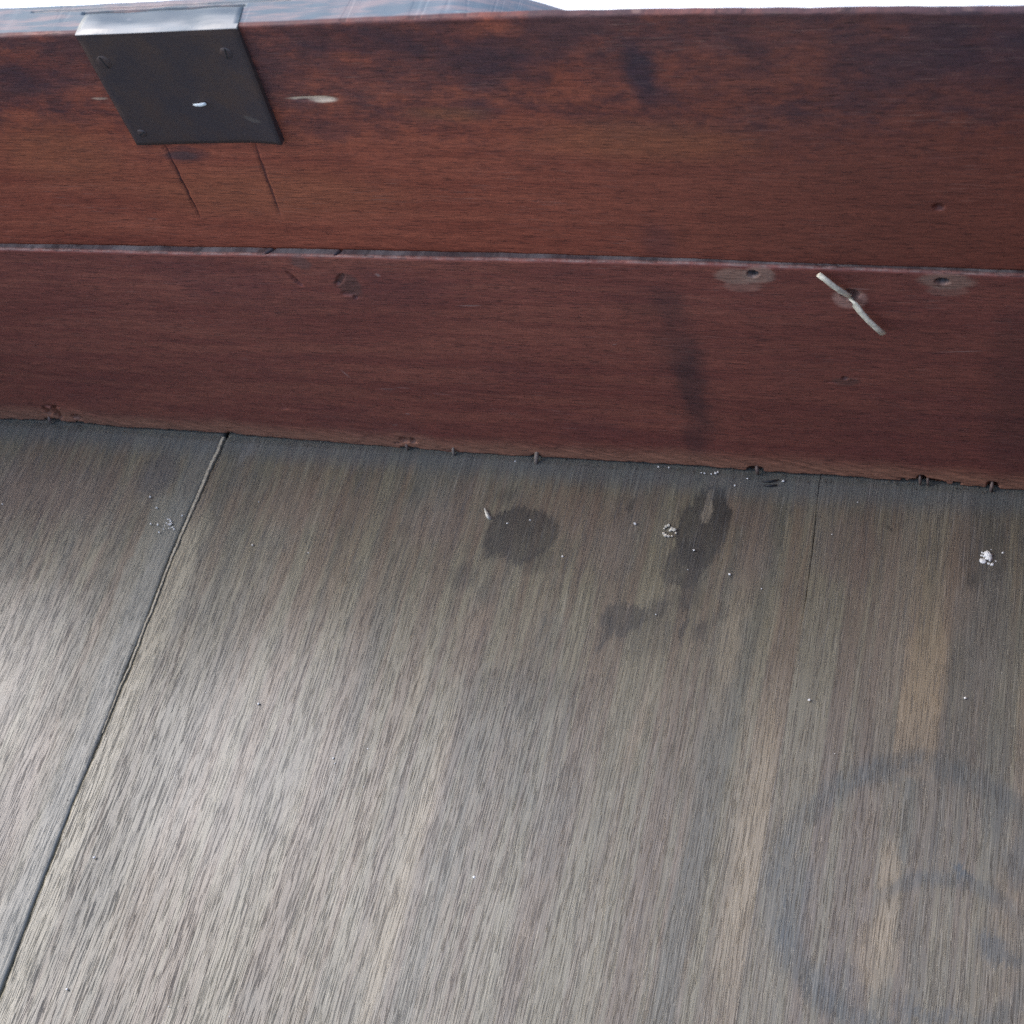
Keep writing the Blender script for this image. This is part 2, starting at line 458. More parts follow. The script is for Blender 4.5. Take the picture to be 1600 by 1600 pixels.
        base = n.mix(n.m('MULTIPLY', wblob(n, s3, 1328, 467, 7, 6.2, 0, .18), .8), base, (.48, .27, .20, 1))
        for (x, y, rx, rz, an, a) in [(605, 607, 4.5, .22, 4, .8), (629, 605, 3.8, .2, 0, .7), (637, 646, 1.2, .3, 0, .7), (617, 663, 1.6, .25, 12, .6), (1502, 550, 9, .25, 8, .4), (735, 477, 5, .4, 3, .5),
                                     (540, 583, .5, 3, 25, .4), (690, 615, 5, .2, 0, .4), (590, 430, 1.2, .9, -35, .5), (960, 540, 1.2, .3, 20, .5), (1340, 452, 5, .3, 0, .4)]:
            base = n.mix(n.m('MULTIPLY', wblob(n, flat, x, y, rx, rz, an, .5), a), base, (.50, .34, .28, 1))
        # grey dust lying on the ledge, bare wood on its arris
        dz = n.m('MULTIPLY', n.ss(Y, .0006, .0022), n.ss(Z, .140, .145))
        base = n.mix(n.m('MULTIPLY', dz, .85), base, n.mix(n.ss(n.noise(flat, (70, 90, 1), 3, .6), .35, .65), (.045, .052, .055, 1), (.15, .155, .15, 1)))
        top = n.m('MULTIPLY', n.ss(Z, .146, .1505), n.ss(Y, .0020, .0006))
        top = n.m('MULTIPLY', top, n.ss(Y, .0001, .0006))
        base = n.mix(n.m('MULTIPLY', top, n.ss(n.noise(flat, (160, 90, 1), 3, .7, (2, 2, 0)), .35, .65, .05, .55)), base, (.30, .25, .21, 1))
    fib = n.noise(gr, (110, 1500, 1), 2, .6, (5, 5, 0))
    por = n.ss(n.noise(gr, (170, 1900, 1), 1, .5, (15, 5, 0)), .40, .31)
    scr = n.noise(gr, (70, 2300, 1), 1, .5, (25, 5, 0))
    patch = n.ss(n.noise(flat, (18, 30, 1), 3, .6, (9, 2, 0)), .4, .65)
    col = n.mix(n.ss(fib, .3, .7, .38, 0), base, (.018, .009, .008, 1))
    col = n.mix(n.m('MULTIPLY', n.m('MULTIPLY', n.ss(scr, .64, .74), patch), .38), col, (.34, .20, .15, 1))
    col = n.mix(n.m('MULTIPLY', por, .45), col, (.015, .008, .008, 1))
    grain = n.noise(flat, (900, 900, 1), 2, .7, (2, 8, 0))
    col = n.mix(n.ss(grain, .35, .65, .14, 0), col, (.012, .008, .008, 1))
    h = n.m('SUBTRACT', n.m('MULTIPLY', fib, .5), n.m('MULTIPLY', por, .6))
    if kind == 'upper':
        # varnished rim on top, the sky's bluish reflection partly painted into its colour
        rim = n.ss(Z, .246, .250)
        rimmask = n.m('MULTIPLY', rim, n.ss(Y, .0072, .0085))
        sc = n.noise(n.P, (40, 300, 1), 4, .65, (1, 1, 0))
        rc = n.mix(n.ss(sc, .4, .65), (.105, .125, .135, 1), (.23, .17, .155, 1))
        col = n.mix(rimmask, col, rc)
        ro = n.m('ADD', n.m('MULTIPLY', rimmask, n.ss(X, -.12, .03, -.08, -.30)), n.ss(patch, 0, 1, .50, .56))
        nb = n.bump(h, .35, .0005)
        return n.fin(col, ro, nb, spec=n.m('ADD', .3, n.m('MULTIPLY', rimmask, n.ss(X, -.12, .03, .1, .6))))
    nb = n.bump(h, .5, .0005)
    return n.fin(col, n.ss(patch, 0, 1, .50, .58), nb, spec=.3)

M = {}
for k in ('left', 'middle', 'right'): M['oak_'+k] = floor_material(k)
for k in ('upper', 'lower'): M['mahogany_'+k] = wall_material(k)

def simple(name, col, rough=.6, metal=0.0, var=.3, sc=400, spec=.5, bump=.3, bd=.0003):
    n = NB(name)
    t = n.noise(n.P, (sc, sc, sc), 4, .65)
    c2 = tuple(c*(1-var) for c in col[:3]) + (1,)
    c3 = tuple(min(1, c*(1+var)) for c in col[:3]) + (1,)
    return n.fin(n.mix(n.ss(t, .3, .7), c2, c3), rough, n.bump(t, bump, bd), spec, metal)

M['mahogany_end'] = simple('mahogany_end', (.09, .033, .024, 1), .6, sc=60)
M['strip'] = simple('pale_oak_edge', (.33, .29, .21, 1), .65, sc=500)
M['nail'] = simple('rusty_iron', (.17, .12, .095, 1), .6, .2, sc=900)
M['splinter'] = simple('torn_wood', (.20, .16, .125, 1), .7, sc=900)
M['cane'] = simple('dry_cane', (.66, .60, .44, 1), .6, var=.3, sc=500)
M['white'] = simple('white_fleck', (.70, .69, .64, 1), .6, var=.06, sc=900)
M['seed'] = simple('seed_husk', (.66, .62, .50, 1), .5, var=.12, sc=900)
M['crust'] = simple('dried_crust', (.52, .48, .38, 1), .7, var=.35, sc=1500)
M['char'] = simple('dark_bristle', (.012, .012, .013, 1), .5, sc=900)
M['dirt'] = simple('dry_dirt', (.10, .078, .055, 1), .8, var=.6, sc=2500)
M['ground'] = simple('pale_paving', (.78, .77, .75, 1), .8, var=.04, sc=30)

# aged steel of the lock plate
n = NB('aged_steel')
a = n.noise(n.P, (55, 55, 55), 5, .65)
b = n.noise(n.P, (1400, 1400, 1400), 2, .7, (3, 3, 3))
c = n.mix(n.ss(a, .35, .68), (.054, .040, .041, 1), (.070, .041, .031, 1))
c = n.mix(n.ss(b, .4, .7, 0, .35), c, (.045, .04, .042, 1))
px, _, pz = n.xyz(n.P)
s2 = n.warp(n.comb(px, pz, 0.0), (.003, .003, 0), (200, 200, 1), detail=3)
sc = ony(395, 183, .005)
c = n.mix(n.m('MULTIPLY', n.blob(s2, sc.x, sc.z, .0035, .0012, rad(-20), .4), .6), c, (.12, .10, .085, 1))
M['steel'] = n.fin(c, n.ss(a, .3, .7, .42, .60), n.bump(n.m('ADD', a, n.m('MULTIPLY', b, .15)), .25, .0004), .5, .25)
n = NB('polished_flange')
a = n.noise(n.P, (24, 60, 24), 3, .5)
c = n.mix(n.ss(a, .40, .62), (.10, .115, .125, 1), (.30, .28, .25, 1))
M['flange'] = n.fin(c, n.ss(a, .4, .6, .55, .38), n.bump(a, .3, .0010), .5, .35)

# ------------------------------------------------------------------ setting: the pale ground the chest stands on
gv = []
gv = [(-60, -60, -.030), (60, -60, -.030), (60, 60, -.030), (-60, 60, -.030)]
g = mesh_obj('ground', gv, [(0, 1, 2, 3)], M['ground'])
tag(g, 'pale sunlit ground beyond the chest rim', kind='structure')

# ------------------------------------------------------------------ chest
chest = bpy.data.objects.new('wooden_chest', None)
C.objects.link(chest)
tag(chest, 'inside of an old open wooden chest, red brown mahogany wall over grey oak bottom boards', 'chest')

XL, XR, YF = -.66, .215, -.78

# --- bottom boards
def bottom_board(name, mat, left, right, rise=0.0, tight=0):
    """left/right: functions y -> x of the long edges"""
    ys = np.concatenate([np.linspace(YF, -.345, 60), np.linspace(-.344, .0195, 560)])
    xl, xr = left(ys), right(ys)
    t = np.concatenate([[0, .002, .005, .01, .02, .035], np.linspace(.05, .95, 60), [.965, .98, .99, .995, .998, 1]])
    G = np.zeros((len(t)+4, len(ys), 3))
    for k, tt in enumerate(t):
        x = xl + (xr-xl)*tt
        z = rise + .0006*np.sin((x+.2)*19 + ys*6) + .00025*wob(ys, .05, 5)*np.sin(x*33)
        e = min(tt, 1-tt)
        if (tight == 1 and tt > .5) or (tight == -1 and tt < .5): z = z
        elif e == 0: z = z - .0005
        elif e < .004: z = z
        G[k+2] = np.stack([x, ys, z - .0006*np.clip((ys+.004)/.004, 0, 1)], 1)
    G[1] = np.stack([xl+.0001, ys, 0*ys-.009], 1); G[0] = np.stack([(xl+xr)/2-.001, ys, 0*ys-.009], 1)
    G[-2] = np.stack([xr-.0001, ys, 0*ys-.009], 1); G[-1] = np.stack([(xl+xr)/2, ys, 0*ys-.009], 1)
    return grid_obj(name, G, mat, chest)

py = np.array([fl(*p)[1] for p in [(0, 1552), (60, 1390), (110, 1265), (150, 1165), (185, 1075), (200, 1040), (222, 975), (234, 955), (262, 880), (296, 800), (315, 745), (345, 680)]])
gapL = np.array([.0009, .0007, .0004, .0003, .0003, .0013, .0002, .0012, .0013, .0010, .0002, .0001])
gapR = np.array([.0001, .0001, .0001, .0002, .0006, .0004, .0001, .0001, .0001, .0002, .0009, .0010])
slw = np.array([.0000, .0000, .0000, .0005, .0009, .0011, .0012, .0012, .0013, .0017, .0020, .0018])
def edge_a(y):      # right edge of the left board
    return seam_x(y) - np.interp(y, py, gapL)*.5 + .00012*wob(y, .004, 11) + .00010*wob(y, .022, 12)
def sliver_l(y):
    return edge_a(y) + np.clip(np.interp(y, py, gapL) + .00018*wob(y, .005, 32) + .0001*wob(y, .0017, 34), .00005, 1)
def sliver_r(y):
    return sliver_l(y) + np.interp(y, py, slw) + .00007*wob(y, .006, 33)
def edge_b(y):      # left edge of the middle board
    return sliver_r(y) + np.clip(np.interp(y, py, gapR) + .00022*wob(y, .003, 13) + .00025*wob(y, .009, 14), .00004, 1)
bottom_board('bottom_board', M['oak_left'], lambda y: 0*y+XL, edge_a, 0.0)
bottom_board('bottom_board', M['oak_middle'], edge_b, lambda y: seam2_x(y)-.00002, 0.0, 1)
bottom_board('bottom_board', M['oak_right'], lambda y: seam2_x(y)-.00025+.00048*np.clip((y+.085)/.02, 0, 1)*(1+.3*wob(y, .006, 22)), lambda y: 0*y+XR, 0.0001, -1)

# pale torn sliver standing in the open joint
ys = np.linspace(fl(158, 1145)[1], -.0012, 700)
xa_, xb_ = sliver_l(ys), sliver_r(ys)
xb_ = np.maximum(xb_, xa_+.00015)
top = -.0001 + .0002*wob(ys, .006, 31) + .0001*wob(ys, .0015, 35)
G = np.stack([np.stack([xa_, ys, 0*ys-.006], 1), np.stack([xa_, ys, top-.0003], 1), np.stack([xa_+.00012, ys, top], 1),
              np.stack([xb_-.00012, ys, top+.0001], 1), np.stack([xb_, ys, top-.0003], 1), np.stack([xb_, ys, 0*ys-.006], 1)], 0)
o = grid_obj('joint_sliver', G, M['strip'], chest, smooth=False)
o['label'] = 'pale torn sliver of oak standing in the open joint'

def lump(name, pts, mat, parent, squash=1.0, seed=0, amp=.15, seg=10):
    """one blobby pebble-like mesh along a list of (centre, radius) with rough surface"""
    V, F = [], []
    r_ = random.Random(seed)
    for (c, r) in pts:
        base = len(V)
        for i in range(1, seg//2):
            th = math.pi*i/(seg//2)
            for j in range(seg):
                ph = 2*math.pi*j/seg
                q = r*(1+r_.uniform(-amp, amp))
                V.append((c[0]+q*math.sin(th)*math.cos(ph), c[1]+q*math.sin(th)*math.sin(ph), c[2]+q*math.cos(th)*squash))
        n0 = len(V); V.append((c[0], c[1], c[2]+r*squash)); V.append((c[0], c[1], c[2]-r*squash))
        rows = seg//2-1
        for i in range(rows-1):
            for j in range(seg):
                a = base+i*seg+j; b = base+i*seg+(j+1) % seg
                F.append((a, a+seg, b+seg, b))
        for j in range(seg):
            F.append((n0, base+j, base+(j+1) % seg))
            F.append((n0+1, base+(rows-1)*seg+(j+1) % seg, base+(rows-1)*seg+j))
    return mesh_obj(name, V, F, mat, parent, smooth=True)

def tube(name, pts, rads, mat, parent=None, seg=12, flat=1.0, jitter=0.0, seed=1):
    """rod through points with its own radii, capped; flat squashes it across the path"""
    r_ = random.Random(seed)
    V, F = [], []
    pts = [Vector(p) for p in pts]
    for i, p in enumerate(pts):
        t = (pts[min(i+1, len(pts)-1)]-pts[max(i-1, 0)]).normalized()
        u = t.cross(Vector((0, 1, .2))).normalized(); v = t.cross(u).normalized()
        for k in range(seg):
            a = 2*math.pi*k/seg
            q = rads[i]*(1+r_.uniform(-jitter, jitter))
            V.append(p + u*math.cos(a)*q + v*math.sin(a)*q*flat)
    for i in range(len(pts)-1):
        for k in range(seg):
            F.append((i*seg+k, i*seg+(k+1) % seg, (i+1)*seg+(k+1) % seg, (i+1)*seg+k))
    F.append(tuple(range(seg))[::-1]); F.append(tuple(range((len(pts)-1)*seg, len(pts)*seg)))
    o = mesh_obj(name, V, F, mat, parent)
    o.data.polygons.foreach_set('use_smooth', [len(p.vertices) == 4 for p in o.data.polygons])
    return o

# --- lower wall board with its ledge
out_px = [(0, 390), (250, 396), (400, 399), (600, 403), (800, 407), (1100, 413), (1200, 417), (1400, 424), (1600, 432)]
in_px = [(0, 378), (250, 381), (500, 386), (800, 392), (1100, 402), (1300, 411), (1600, 420)]
bot_px = [(0, 655), (75, 657), (200, 668), (350, 677), (500, 690), (700, 706), (800, 712), (1070, 727), (1170, 735), (1290, 743), (1400, 751), (1600, 767)]
oz = np.array([tuple(ony(*p)) for p in out_px])
def h1(x): return np.interp(x, oz[:, 0], oz[:, 2])
inn = []
for p in in_px:
    q = onz(*p, .150)
    for _ in range(3): q = onz(*p, float(h1(q.x)))
    inn.append((q.x, q.y))
inn = np.array(inn)
def ydep(x): return np.clip(np.interp(x, inn[:, 0], inn[:, 1]), .003, .009)
bz = np.array([tuple(onz(*p)) for p in bot_px])
def ybot(x): return np.interp(x, bz[:, 0], bz[:, 1])

carves = []       # (cx, cz, rx, rz, angle, depth) on the lower board
def carve(x, y, rx, rz, depth, ang=0, lst=carves, Y=0.0):
    p = ony(x, y, Y); lst.append((p.x, p.z, rx/1000, rz/1000, rad(ang), depth/1000))
carve(1176, 428, 1.9, 1.5, 13)
carve(1472, 440, 2.3, 1.3, 13)
carve(1328, 461, 3.0, 2.6, 15); carve(1337, 460, 1.6, 1.0, 6)
carve(1320, 592, 1.2, .8, 3)
carve(1300, 598, 2.5, .6, .5)
carve(531, 437, 1.3, 4.0, 1.6, -38)
carve(545, 458, 3.4, 1.5, .9, 10)
carve(556, 464, 1.0, .9, 2.2)
carve(456, 432, .8, 3.2, 1.6, 28)
carve(464, 440, .8, 3.0, 1.6, 34)
carve(443, 638, 2.2, .8, 1.0, 0)
carve(72, 645, 1.7, 3.2, 7)
carve(87, 647, 1.7, 5.0, 11)
carve(80, 638, 4.0, 1.0, 6)
carve(119, 654, 2.8, 2.0, 9)
carve(632, 686, 2.2, 1.8, 8); carve(645, 687, 1.7, 2.0, 8); carve(622, 691, 1.8, .7, 3)
carve(706, 702, 3.5, .8, 2)
carve(838, 712, 2.2, 1.2, 3)
carve(1180, 733, 3.2, 1.4, 3)
carve(1450, 751, 5.0, 1.2, 3.5); carve(1418, 750, 4.0, .7, 3); carve(1478, 754, 6.0, .7, 3); carve(1440, 747, 1.6, 1.5, 5)
carve(1552, 757, 2.4, 2.0, 4)
carve(360, 679, 2.2, .6, 1.5)
bump_list = []
def relief(x, z, lst):
    d = 0*x
    for (cx, cz, rx, rz, an, de) in lst:
        dx, dz = x-cx, z-cz
        u = (dx*math.cos(an)+dz*math.sin(an))/rx
        v = (-dx*math.sin(an)+dz*math.cos(an))/rz
        d = np.maximum(d, de*np.clip(1.35-np.sqrt(u*u+v*v), 0, .5)/.5)
    return d

xs = np.concatenate([np.linspace(XL, -.41, 12)[:-1], np.arange(-.41, .20, .0005), [.2, .208, XR]])
zt = np.linspace(0, 1, 250)
prof = []
hx, yd, yb = h1(xs), ydep(xs), ybot(xs)
edge = .0006 + .0004*wob(xs, .0035, 41) + .0004*np.abs(wob(xs, .0012, 42))*(wob(xs, .02, 43) > .1)
notch = np.zeros_like(xs)
for (a, b, h) in [(1408, 1432, .0010), (1432, 1462, .0022), (1462, 1500, .0014), (66, 90, .003), (112, 126, .0022), (622, 652, .0014), (1166, 1192, .0016), (1540, 1562, .0016)]:
    xa, xb = fl(a, 750 if a > 1300 else 700)[0], fl(b, 750 if a > 1300 else 700)[0]
    if a < 700: xa, xb = ony(a, 655 if a < 200 else 690).x, ony(b, 655 if a < 200 else 690).x
    else: xa, xb = ony(a, 735 if a < 1300 else 752).x, ony(b, 735 if a < 1300 else 752).x
    notch = np.maximum(notch, h*((xs > xa) & (xs < xb))*(.75+.25*wob(xs, .0015, 44)))
edge = edge + notch
edge = np.clip(edge, .0002, 1)
def ledge_lift(x):
    # the front arris is bruised and a little wavy; two cracks cross it
    d = .00035*wob(x, .012, 51) + .0002*wob(x, .003, 52)
    return d
rows = []
rows.append((.020+0*xs, edge))                                   # underside, back
rows.append((yb+.0006, edge))                                    # underside, front
for t in zt:
    z = edge + (hx-.0012-edge)*t
    y = yb*(1-t) + .00025*wob(z+3*0, .02, 61)*1.0 + .0004*wob(xs, .06, 62)*t*(1-t)*4
    y = y - .0002*wob(xs*1.0+z*3, .004, 63)*(t < .08)*1.0
    rows.append((y + relief(xs, z, carves), z))
lz = hx + .5*ledge_lift(xs)
rows.append((.0003+0*xs, lz-.0005))
rows.append((.0009+0*xs, lz-.0001))
for t in np.linspace(.15, 1, 14):
    y = .0009 + (yd-.0009)*t
    z = lz - .0003*t
    cr = 0
    for (cxp, cyp, wdt, slope) in [(403, 388, .0006, .9), (515, 394, .0006, .6)]:
        p = ony(cxp, cyp)
        cr = cr + np.exp(-((xs-(p.x+(y)*slope*1.2+.0004*math.sin(t*5)))/wdt)**2)*.0025
    rows.append((y, z-cr-(.0022 if t > .84 else 0)))
rows.append((yd+.001, lz-.0006))
rows.append((.020+0*xs, lz-.0006))
G = np.stack([np.stack([xs, y+0*xs, z+0*xs], 1) for y, z in rows], 1)
# notches seen in plan at the crack heads
o = grid_obj('lower_wall_board', G, M['mahogany_lower'], chest, closed_j=True)

# --- upper wall board: inner face, rim on top, outer face
top_px = [(0, 57), (120, 52), (220, 48), (370, 41), (500, 36), (700, 28), (850, 24.5), (1000, 22), (1300, 19.5), (1600, 18)]
tz = []
for p in top_px:
    q = ony(*p, .006)
    for _ in range(3): q = ony(*p, float(ydep(q.x)))
    tz.append((q.x, q.z))
tz = np.array(tz)
def ztop(x): return np.interp(x, tz[:, 0], tz[:, 1])
carves_u = []
def carve_u(x, y, rx, rz, depth, ang=0):
    p = ony(x, y, .0065); carves_u.append((p.x, p.z, rx/1000, rz/1000, rad(ang), depth/1000))
carve_u(1468, 314, 1.6, 1.1, 5)
carve_u(490, 152, 9, 1.2, .7)
for t in np.linspace(0, 1, 22):      # two scribed gouges under the lock
    carve_u(258+52*t, 226+107*t, .55+.25*math.sin(t*23), 1.9, .9, 0)
    carve_u(398+39*t, 222+108*t, .5+.25*math.sin(t*19+1), 1.9, .8-.4*t, 0)
xs2 = np.concatenate([np.linspace(XL, -.30, 12)[:-1], np.arange(-.30, .205, .0007), [.208, XR]])
yd2 = np.interp(xs2, inn[:, 0], inn[:, 1]); yd2 = np.clip(yd2, .003, .009)
z0 = h1(xs2)-.004
ztp = ztop(xs2) + .00015*wob(xs2, .02, 71) + .00012*wob(xs2, .005, 72)
YO = .0238
# added step: cuts the rim away at right so bright ground imitates glare
GLARE_STEP = np.clip((xs2-ony(700, 28, .006).x)/.055, 0, 1)**1.4
rows = [(.020+0*xs2, z0), (yd2, z0)]
for t in np.linspace(.02, 1, 175):
    z = z0 + (ztp-.0009-z0)*t
    rows.append((yd2 + relief(xs2, z, carves_u) + .0002*wob(xs2+z*2, .05, 73), z))
rows += [(yd2+.0002, ztp-.00035), (yd2+.0007, ztp-.00005)]
ga, gb = onz(131, 20.5, .2745), onz(380, 7, .2765)
GX0, GX1, GY0, GS = ga.x, gb.x, ga.y, (gb.y-ga.y)/(gb.x-ga.x)
for t in np.linspace(.06, .96, 48):
    y = yd2+.0007+(YO-.0009-yd2)*t
    z = ztp - .0003*t - .022*GLARE_STEP*np.clip((y-yd2-.0030)/.0012, 0, 1)
    # long shallow crack in the rim behind the lock
    rows.append((y, z - .0007*np.exp(-((t-.80)/.03)**2)*((xs2 > -.225) & (xs2 < -.105)) + .00006*wob(xs2, .01, 74)*math.sin(t*9)
                 - .0016*np.exp(-((y-(GY0+(xs2-GX0)*GS))/.0007)**2)*((xs2 > GX0-.001) & (xs2 < GX1+.001))))
rows += [(YO-.0003+0*xs2, ztp-.0006-.022*GLARE_STEP), (YO+0*xs2, ztp-.0014-.022*GLARE_STEP), (YO+0*xs2, z0)]
G = np.stack([np.stack([xs2, y, z], 1) for y, z in rows], 1)
grid_obj('upper_wall_board', G, M['mahogany_upper'], chest, closed_j=True)

# --- backing rail behind both boards, end walls and front wall (out of view, they shade the inside)
def box(name, lo, hi, mat, parent, bev=.0015):
    me = bpy.data.meshes.new(name)
    import bmesh
    bm = bmesh.new()
    bmesh.ops.create_cube(bm, size=1)
    for v in bm.verts:
        v.co = Vector([lo[i]+(v.co[i]+.5)*(hi[i]-lo[i]) for i in range(3)])
    bmesh.ops.bevel(bm, geom=bm.edges[:], offset=bev, segments=2, affect='EDGES')
    bm.to_mesh(me); bm.free()
    me.materials.append(mat)
    o = bpy.data.objects.new(name, me); C.objects.link(o); o.parent = parent
    return o
box('end_wall', (XR+.0006, YF-.02, -.028), (XR+.022, .0240, .2735), M['mahogany_end'], chest)
box('end_wall', (XL-.022, YF-.02, -.028), (XL-.0006, .0240, .2735), M['mahogany_end'], chest)
box('front_wall', (XL, YF-.022, -.028), (XR, YF-.0006, .2735), M['mahogany_end'], chest)
box('base_panel', (XL, YF, -.024), (XR, .0195, -.0096), M['mahogany_end'], chest)

# --- lock plate let into the upper board and folded over the rim
def yp(x): return float(np.clip(np.interp(x, inn[:, 0], inn[:, 1]), .003, .009))
TH = .0015
def pl(x, y):
    q = ony(x, y, .005)
    for _ in range(3): q = ony(x, y, yp(q.x)-TH)
    return q
c_tl, c_tr, c_br, c_bl = pl(119, 59), pl(371, 47), pl(443, 222), pl(214, 228)
V, F = [], []
NI, NJ = 28, 24
for j in range(NJ+1):
    for i in range(NI+1):
        s, t = i/NI, j/NJ
        a = c_tl.lerp(c_tr, s); b = c_bl.lerp(c_br, s)
        p = a.lerp(b, t)
        # the plate lifts a little along its right edge
        p.y = yp(p.x) - TH - (.0004+.0016*t)*max(0, (s-.70)/.30)**2 - .00015*math.sin(5*s+3*t)
        if i in (0, NI) or j == NJ: p.y += .0003
        V.append(p)
nfront = len(V)
ring = [j*(NI+1) for j in range(NJ+1)] + [NJ*(NI+1)+i for i in range(1, NI+1)] + [j*(NI+1)+NI for j in range(NJ-1, -1, -1)]
for j in range(NJ):
    for i in range(NI):
        a = j*(NI+1)+i
        F.append((a, a+NI+1, a+NI+2, a+1))
bs = len(V)
for r in ring:
    p = V[r]; V.append(Vector((p.x, yp(p.x)+.0004, p.z)))
for k in range(len(ring)-1):
    F.append((ring[k+1], ring[k], bs+k, bs+k+1))
plate = mesh_obj('lock_plate', V, F, M['steel'], chest, smooth=True)
plate.data.polygons.foreach_set('use_smooth', [k < NI*NJ for k in range(len(F))])
plate['label'] = 'square dark steel lock plate screwed to the wall and folded over the rim'

def rimpt(x, y, dz=0.0):
    q = onz(x, y, .2765)
    for _ in range(3): q = onz(x, y, float(ztop(q.x))+dz)
    return q
f_bl, f_br = c_tl.copy(), c_tr.copy()
f_tl, f_tr = rimpt(133, 22, .0006), rimpt(379, 9, .0006)
V, F = [], []
NI, NJ = 30, 14
for j in range(NJ+1):
    t = j/NJ
    for i in range(NI+1):
        s = i/NI
        a = f_bl.lerp(f_br, s); b = f_tl.lerp(f_tr, s)
        y0 = yp(a.x)-TH
        x = a.x + (b.x-a.x)*t
        y = y0 + (b.y-y0)*t
        zt_ = float(ztop(x))
        if j == 0: z = zt_-.0024
        elif j == 1: y = y0+.0001; z = zt_+.0001
        elif j == 2: y = y0+.0003; z = zt_+.0003
        else: z = zt_+.0004 + .00035*math.sin(s*7+t*3)*math.sin(t*3.1) + .0002*math.sin(s*17)
        if j == 0: y = y0-.00005
        V.append(Vector((x, y, z)))
for j in range(NJ):
    for i in range(NI):
        a = j*(NI+1)+i
        F.append((a, a+1, a+NI+2, a+NI+1))
ring = [j*(NI+1) for j in range(NJ+1)] + [NJ*(NI+1)+i for i in range(1, NI+1)] + [j*(NI+1)+NI for j in range(NJ-1, -1, -1)]
bs = len(V)
for r in ring:
    p = V[r]; V.append(Vector((p.x, p.y, p.z-.0014)))
for k in range(len(ring)-1):
    F.append((ring[k], ring[k+1], bs+k+1, bs+k))
fo = mesh_obj('flange', V, F, M['flange'], plate, smooth=True)
fo.data.polygons.foreach_set('use_smooth', [3*NI <= k < NI*NJ for k in range(len(F))])
fo.data.materials.append(M['steel'])
fo.data.polygons.foreach_set('material_index', [1 if k < 1*NI else 0 for k in range(len(F))])
fo['label'] = 'polished folded edge of the lock plate lying on the rim'

def screw(x, y, r, ang):
    c = pl(x, y)
    seg = 20
    V, F = [], []
    y0 = c.y - .0002
    for (q, dy) in ((r, .0003), (r*.86, -.00012), (r*.45, -.0003)):
        for k in range(seg):
            a = 2*math.pi*k/seg
            V.append((c.x+q*math.cos(a), y0+dy, c.z+q*math.sin(a)))
    V.append((c.x, y0-.00032, c.z))
    for i in range(2):
        for k in range(seg):
            F.append((i*seg+k, (i+1)*seg+k, (i+1)*seg+(k+1) % seg, i*seg+(k+1) % seg))
    for k in range(seg): F.append((2*seg+k, 3*seg, 2*seg+(k+1) % seg))
    o = mesh_obj('screw', V, F, M['steel'], plate, smooth=True)
    # the slot, a dark sunken bar standing 0.05 mm clear of the head
    import bmesh
    bm = bmesh.new(); bmesh.ops.create_cube(bm, size=1)
    for v in bm.verts:
        lx, ly, lz_ = v.co.x*r*1.7, v.co.y*.0002, v.co.z*.0005
        v.co = Vector((c.x+lx*math.cos(ang)-lz_*math.sin(ang), y0-.0003+ly, c.z+lx*math.sin(ang)+lz_*math.cos(ang)))
    me = bpy.data.meshes.new('screw_slot'); bm.to_mesh(me); bm.free(); me.materials.append(M['char'])
    s = bpy.data.objects.new('screw_slot', me); C.objects.link(s); s.parent = plate
    return o
screw(163, 97, .0036, rad(105)); screw(354, 83, .0030, rad(80))
screw(222, 208, .0022, rad(30)); screw(414, 208, .0024, rad(130))

# --- broken nails and torn fibres along the foot of the wall
def nail(x, y, L, lean, r=.0007, mat='nail', name='nail'):
    a = onz(x, y, .0045); a = Vector((a.x, float(ybot(a.x))+.0015, .0048))
    b = Vector((a.x+lean, float(ybot(a.x))-.0008-L*.3, .0002))
    mid = a.lerp(b, .5) + Vector((0, -.0006, .0006))
    return tube(name, [a, mid, b], [r, r*1.1, r*.8], M[mat], chest, seg=8, jitter=.15, seed=int(x))
nail(79, 642, .004, .0006, .0008)
nail(1181, 732, .004, .0005, .0009)
nail(1437, 746, .002, .0003, .0007)
nail(1449, 748, .002, .0003, .0006)
nail(1551, 753, .004, -.0005, .0009)
nail(637, 684, .001, .0003, .0007)
nail(839, 706, .012, -.0004, .0010, 'splinter', 'splinter')
nail(708, 698, .006, 0, .0008, 'splinter', 'splinter')

# ------------------------------------------------------------------ loose things
def wp(x, y, off):        # point standing off the lower wall by off
    q = ony(x, y, -off); return q
P = [wp(1279, 429, .0030), wp(1290, 437, .0034), wp(1304, 448, .0030), wp(1316, 456, .0024), wp(1325, 461, .0002), ony(1328, 463, .006)]
Q = [ony(1329, 464, .006), wp(1331, 468, .0010), wp(1336, 476, .0030), wp(1345, 488, .0034), wp(1356, 500, .0040), wp(1368, 511, .0040), wp(1380, 521, .0038)]
V = [q for q in P] + [q for q in Q]
o = tube('cane_tie', V, [.0015, .0014, .0015, .0015, .0014, .0012] + [.0010, .0013, .0015, .0015, .0015, .0015, .0017], M['cane'], None, seg=12, flat=.6, jitter=.06)
tag(o, 'pale strip of split cane threaded through a hole in the lower wall board', 'cane tie')

# seed husk on the floor
a, b = onz(757, 793, .0011), onz(765, 811, .0011)
pts = [a.lerp(b, t) for t in (0, .15, .35, .6, .8, .93, 1)]
o = tube('seed_husk', pts, [.0003, .0008, .0013, .0019, .0020, .0017, .0009], M['seed'], None, seg=12, flat=.5)
tag(o, 'small pale pointed seed husk on the oak boards beside the round dark stain', 'seed')

